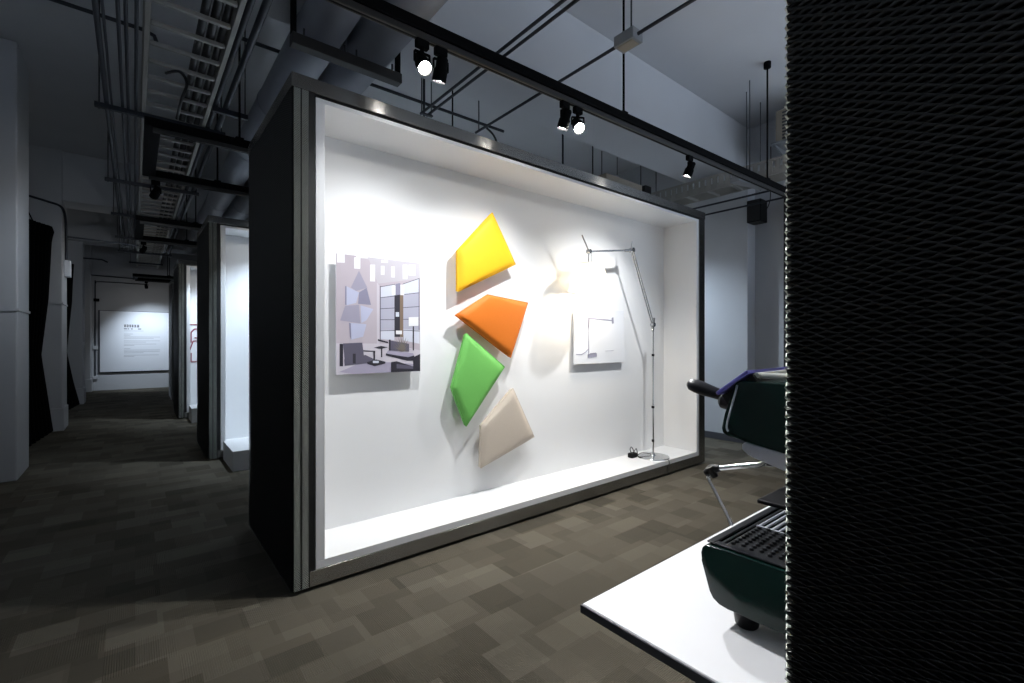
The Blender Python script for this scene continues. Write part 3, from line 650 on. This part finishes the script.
pipe('hanger_rod', [(2.615, 3.72, 3.41), (2.615, 3.72, ZC-.001)], .006, 'rod', 'thin rod at the far end of the single conduit', cat='rod')
pipe('hanger_rod', [(3.78, 3.72, 2.9), (3.78, 3.72, ZC-.001)], .011, 'pipe', 'dark rod dropping beside the tan box on the booth', cat='rod')
b = MB(); b.tube(smooth_path([(2.62, 3.6, 3.40), (2.74, 3.62, 3.34), (2.84, 3.66, 3.15), (2.88, 3.7, 2.80)]), .010, 8); tag(b.build('flex_hose', M['cable'], smooth=True, loc=(2.62, 3.6, 3.4)), 'curved black flexible hose dropping behind the booth top', 'hose')
pipe('flex_hose', smooth_path([(.18, 4.2, 3.30), (.25, 4.05, 3.27), (.29, 4.0, 3.18), (.26, 4.02, 3.06), (.25, 4.3, 3.03)]), .010, 'cable', 'short curved black cable hanging from the ladder tray', cat='cable')

# ------------------------------------------------------------------ right side services
ct = T('cable_tray', 'slotted metal cable tray running along the right wall ceiling', 'cable tray', (5.6, 2.5, 3.2))
b = MB()
for x in (5.55, 5.85):
    for z in (3.235, 3.39): b.box(x-.008, x+.008, .8, 9, z-.014, z+.014)
    if x < 5.6:
        for q in range(103): b.box(x-.005, x+.005, .82+q*.08, .876+q*.08, 3.235, 3.39)
    else: b.box(x-.004, x+.004, .8, 9, 3.235, 3.39)
b.build('side_rail', M['tray'], ct)
b = MB(); b.box(5.558, 5.842, .9, .93, 3.222, 3.24); rg = b.build('rung', M['tray'], ct)
for q in range(1, 28):
    c = dup(rg, parent=ct); c.location = (0, q*.29, 0)
for y, lb in ((1.5, 'nearest rod hanger of the right cable tray'), (2.45, 'second rod hanger of the right cable tray'), (3.9, 'rod hanger of the right cable tray behind the ceiling beam'), (4.6, 'farther rod hanger of the right cable tray'), (5.6, 'farthest rod hanger of the right cable tray')):
    t = T('tray_hanger', lb, 'hanger', (5.7, y, 3.2), 'right cable tray hangers')
    b = MB(); b.box(5.50, 5.90, y-.015, y+.015, 3.19, 3.218, .002, 1); b.build('crossbar', M['rod'], t)
    for x in (5.515, 5.885):
        b = MB(); b.tube([(x, y, 3.18), (x, y, ZC-.001)], .006, 8); b.build('hanger_rod', M['rod'], t)
pipe('conduit_pipe', [(5.72, YN+.02, 3.10), (5.72, 9, 3.10)], .012, 'pipe', 'upper dark conduit under the right cable tray', 'conduits under the right tray')
pipe('conduit_pipe', [(6.05, YN+.02, 3.08), (6.05, 9, 3.08)], .012, 'pipe', 'lower dark conduit nearest to the right wall', 'conduits under the right tray')
b = MB(); b.prism([(5.05, 2.32, 3.08), (5.55, 2.22, 3.08), (5.55, 2.22, 3.12), (5.05, 2.32, 3.14)], (0, .10, 0), .004); b.box(5.1, 5.12, 2.30, 2.33, 3.13, 3.22)
ac = T('ceiling_heater', 'slim grey fitting hung under the cable tray right of the single spotlight', 'fitting', (5.3, 2.4, 3.1)); b.build('housing', M['galv'], ac)
b = MB(); b.tube([(5.3, 2.32, 3.12), (5.3, 2.32, ZC-.001)], .006, 8); b.build('hanger_rod', M['rod'], ac)
au = T('air_unit', 'tan air conditioner box on a bracket high on the right', 'air conditioner', (6.1, 2.3, 3.7))
b = MB(); b.box(5.98, 6.45, 1.7, 2.32, 3.72, 4.12, .015); b.build('cabinet', M['tan'], au)
b = MB(); b.prism([(5.90, 1.7, 3.70), (6.50, 1.7, 3.70), (6.50, 1.7, 3.55)], (0, .02, 0)); b.prism([(5.90, 2.30, 3.70), (6.50, 2.30, 3.70), (6.50, 2.30, 3.55)], (0, .02, 0)); b.box(5.90, 6.5, 1.68, 2.34, 3.70, 3.72); b.build('bracket', M['galv'], au)
b = MB()
for q in range(9): b.box(5.972, 5.981, 1.78, 2.24, 3.76+q*.038, 3.778+q*.038)
b.build('grille', M['edge'], au)
spk = T('loudspeaker', 'black loudspeaker box mounted high on the right wall', 'loudspeaker', (6.4, 2.69, 2.9))
b = MB(); b.box(6.22, 6.42, 2.585, 2.765, 2.90, 3.19, .012); b.build('cabinet', M['plastic'], spk)
b = MB(); b.box(6.212, 6.221, 2.60, 2.75, 2.915, 3.175, .003, 1); b.build('grille', M['cable'], spk)
b = MB(); b.box(6.42, 6.499, 2.65, 2.70, 3.0, 3.1, .004, 1); b.build('wall_bracket', M['track'], spk)
pipe('speaker_cable', smooth_path([(6.43, 2.62, 3.05), (6.45, 2.57, 3.18), (6.46, 2.56, 3.4), (6.46, 2.56, 3.9)]), .006, 'cable', 'thin black cable rising from the wall loudspeaker', cat='cable')
bb = T('ballast_box', 'tan metal box standing on top of the cushion booth', 'equipment box', (4.1, 3.2, BH))
b = MB(); b.box(3.86, 4.5, 3.16, 3.52, BH+.002, BH+.36, .012); b.build('casing', M['tan'], bb)
b = MB(); b.lathe([(.0, 0), (.06, 0), (.06, .03), (0, .035)], (4.1, 3.26, BH+.36), n=20); b.build('vent_cap', M['galv'], bb, True)
jv = T('valve_unit', 'small black valve with grey elbow pipe on top of the cushion booth', 'valve', (4.62, 3.2, BH))
b = MB(); b.box(4.56, 4.68, 3.16, 3.28, BH+.26, BH+.38, .012); b.tube([(4.62, 3.22, BH+.0), (4.62, 3.22, BH+.27)], .022, 12); b.build('valve_head', M['plastic'], jv, True)
b = MB(); b.tube(smooth_path([(4.64, 3.22, BH+.2), (4.78, 3.24, BH+.2), (4.84, 3.26, BH+.14), (4.84, 3.27, BH+.002)]), .032, 14); b.build('elbow_pipe', M['galv'], jv, True)

# ------------------------------------------------------------------ left side: curtains, conduits, text panel
def curtain(y0, y1, prof, label):
    n, b = 60, MB(); zs = [p[1] for p in prof]
    def xz(z):
        for (xa, za), (xb, zb) in zip(prof, prof[1:]):
            if zb <= z <= za: return xa+(xb-xa)*(za-z)/(za-zb)
        return prof[-1][0]
    m = 40; z0, z1 = prof[-1][1], prof[0][1]; g = []
    for i in range(n+1):
        y = y0+(y1-y0)*i/n; row = []
        for j in range(m+1):
            f = i/n; zt = z1-.3*(1-f); z = zt+(z0-zt)*j/m
            x = XL+.14+(xz(z)-XL-.14)*f**1.4+.022*math.sin(i*1.25)*(1-f**6); row.append(b.bm.verts.new((x, y, z)))
        g.append(row)
    for i in range(n):
        for j in range(m): b.bm.faces.new((g[i][j], g[i+1][j], g[i+1][j+1], g[i][j+1]))
    bmesh.ops.solidify(b.bm, geom=b.bm.faces[:], thickness=.012)
    t = T('curtain', label, 'curtain', (XL+.2, (y0+y1)/2, 0), 'tied black curtains between the pilasters'); b.build('drape', M['curtain'], t, True)
    b = MB(); b.tube([(XL+.12, y0, z1-.28), (XL+.12, y1, z1+.01)], .012, 8)
    b.tube([(XL+.12, y1-.02, z1+.01), (XL+.03, y1-.02, z1+.25), (XL+.002, y1-.02, z1+.25)], .008, 8); b.build('curtain_rod', M['track'], t, True)
    return t
curtain(7.2, 9.70, [(-.945, 3.06), (-.915, 3.03), (-.95, 2.86), (-.985, 1.97), (-1.06, 1.15), (-1.0, .6), (-.935, .012)], 'nearest black curtain, tied in at mid height, after the first pilaster')
curtain(10.45, 13.55, [(-.99, 3.0), (-1.005, 2.7), (-1.02, 2.2), (-1.10, 1.13), (-1.0, .5), (-.90, .012)], 'second black curtain, between the second and third pilasters')
curtain(14.25, 16.72, [(-1.03, 2.7), (-1.045, 2.4), (-1.05, 1.4), (-1.09, .95), (-1.0, .012)], 'farthest black curtain, beside the text panel wall')
wc = T('wall_conduit', 'grey conduit bending down the second left pilaster to a small box', 'conduit', (-.83, 9.74, 2.4))
b = MB(); b.tube(smooth_path([(XL, 9.735, 3.50), (-1.0, 9.735, 3.44), (-.87, 9.735, 3.40), (-.825, 9.76, 3.32), (-.825, 10.0, 3.2), (-.825, 10.06, 3.0), (-.825, 10.06, 2.6)]), .017, 10); b.build('pipe', M['pipe'], wc, True)
b = MB(); b.box(-.844, -.77, 9.98, 10.14, 2.36, 2.62, .008); b.build('junction_box', M['switch'], wc)
pipe('conduit_pipe', [(-.84, 10.2, 3.02), (.06, 10.38, 3.02)], .014, 'pipe', 'thin conduit crossing the corridor from the second pilaster')
pipe('conduit_pipe', [(-.85, 13.585, 3.15), (-.55, 13.585, 3.15), (-.45, 13.585, 3.10)], .016, 'pipe', 'short conduit stub on the third pilaster')
pipe('conduit_pipe', [(-.905, 16.9, 3.15), (.3, 16.9, 3.12)], .014, 'pipe', 'thin conduit crossing in front of the far wall')
wf = T('wall_conduit', 'thin conduit with switch boxes on the far wall beside the text panel', 'conduit', (-.826, YF-.02, .3))
b = MB(); b.tube(smooth_path([(.3, YF-.02, 3.0), (-.7, YF-.02, 3.0), (-.815, YF-.02, 2.95), (-.826, YF-.02, 2.8), (-.826, YF-.02, .36)], 5), .014, 8); b.build('pipe', M['pipe'], wf, True)
for z, h in ((1.18, .10), (.36, .09)):
    b = MB(); b.box(-.88, -.77, YF-.05, YF-.001, z-h/2, z+h/2, .006, 1); b.build('switch_box', M['switch'], wf)
b = MB(); b.box(-.86, -.74, YF-.06, YF-.001, 2.45, 2.53, .006, 1); b.build('clamp', M['track'], wf)
sp = T('text_panel', 'white text panel lit on the far end wall of the corridor', 'sign panel', (0.1, YF-.06, .5))
b = MB(); b.box(-.73, 1.75, YF-.055, YF-.03, .505, 2.20, .003, 1); b.build('board', M['panel'], sp)
b = MB(); b.box(-.765, 1.785, YF-.03, YF-.001, .47, 2.215, .002, 1); b.build('backing_frame', M['edge'], sp)
ppx = lambda x, y: (-.73+(x-78)/(570-78)*1.437, 2.19-(y-155)/(610-155)*1.69)
b = MB(); yt = YF-.0565
rnd = random.Random(7)
def bars(x0, x1, y, h, mi, gap=0):
    b.mi = mi; (xa, za), (xb, zb) = ppx(x0, y), ppx(x1, y); b.box(xa, xb, yt, yt+.002, za-h/2, za+h/2)
for x0, wd in ((252, 17), (272, 17), (292, 17), (312, 12), (330, 14), (350, 18)):        # headline characters, too small to read in the photograph
    for k in range(3): bars(x0+rnd.random()*2, x0+wd-rnd.random()*3, 255+k*8, .012, 0)
    for f in (.25, .7):
        (xa, za) = ppx(x0+wd*f, 252); b.box(xa-.006, xa+.006, yt, yt+.002, za-.075, za)
for x0, x1 in ((252, 275), (280, 292), (304, 318), (358, 382)): bars(x0, x1, 285, .022, 0)
for y, x1 in ((300, 400), (324, 320), (334, 300), (346, 530), (356, 480), (376, 530), (386, 420), (401, 500), (411, 330), (436, 300), (447, 530), (458, 528), (468, 400), (486, 520), (496, 330)):
    bars(252, x1, y, .012, 1)
b.build('lettering', [M['ink'], M['inkg']], sp)
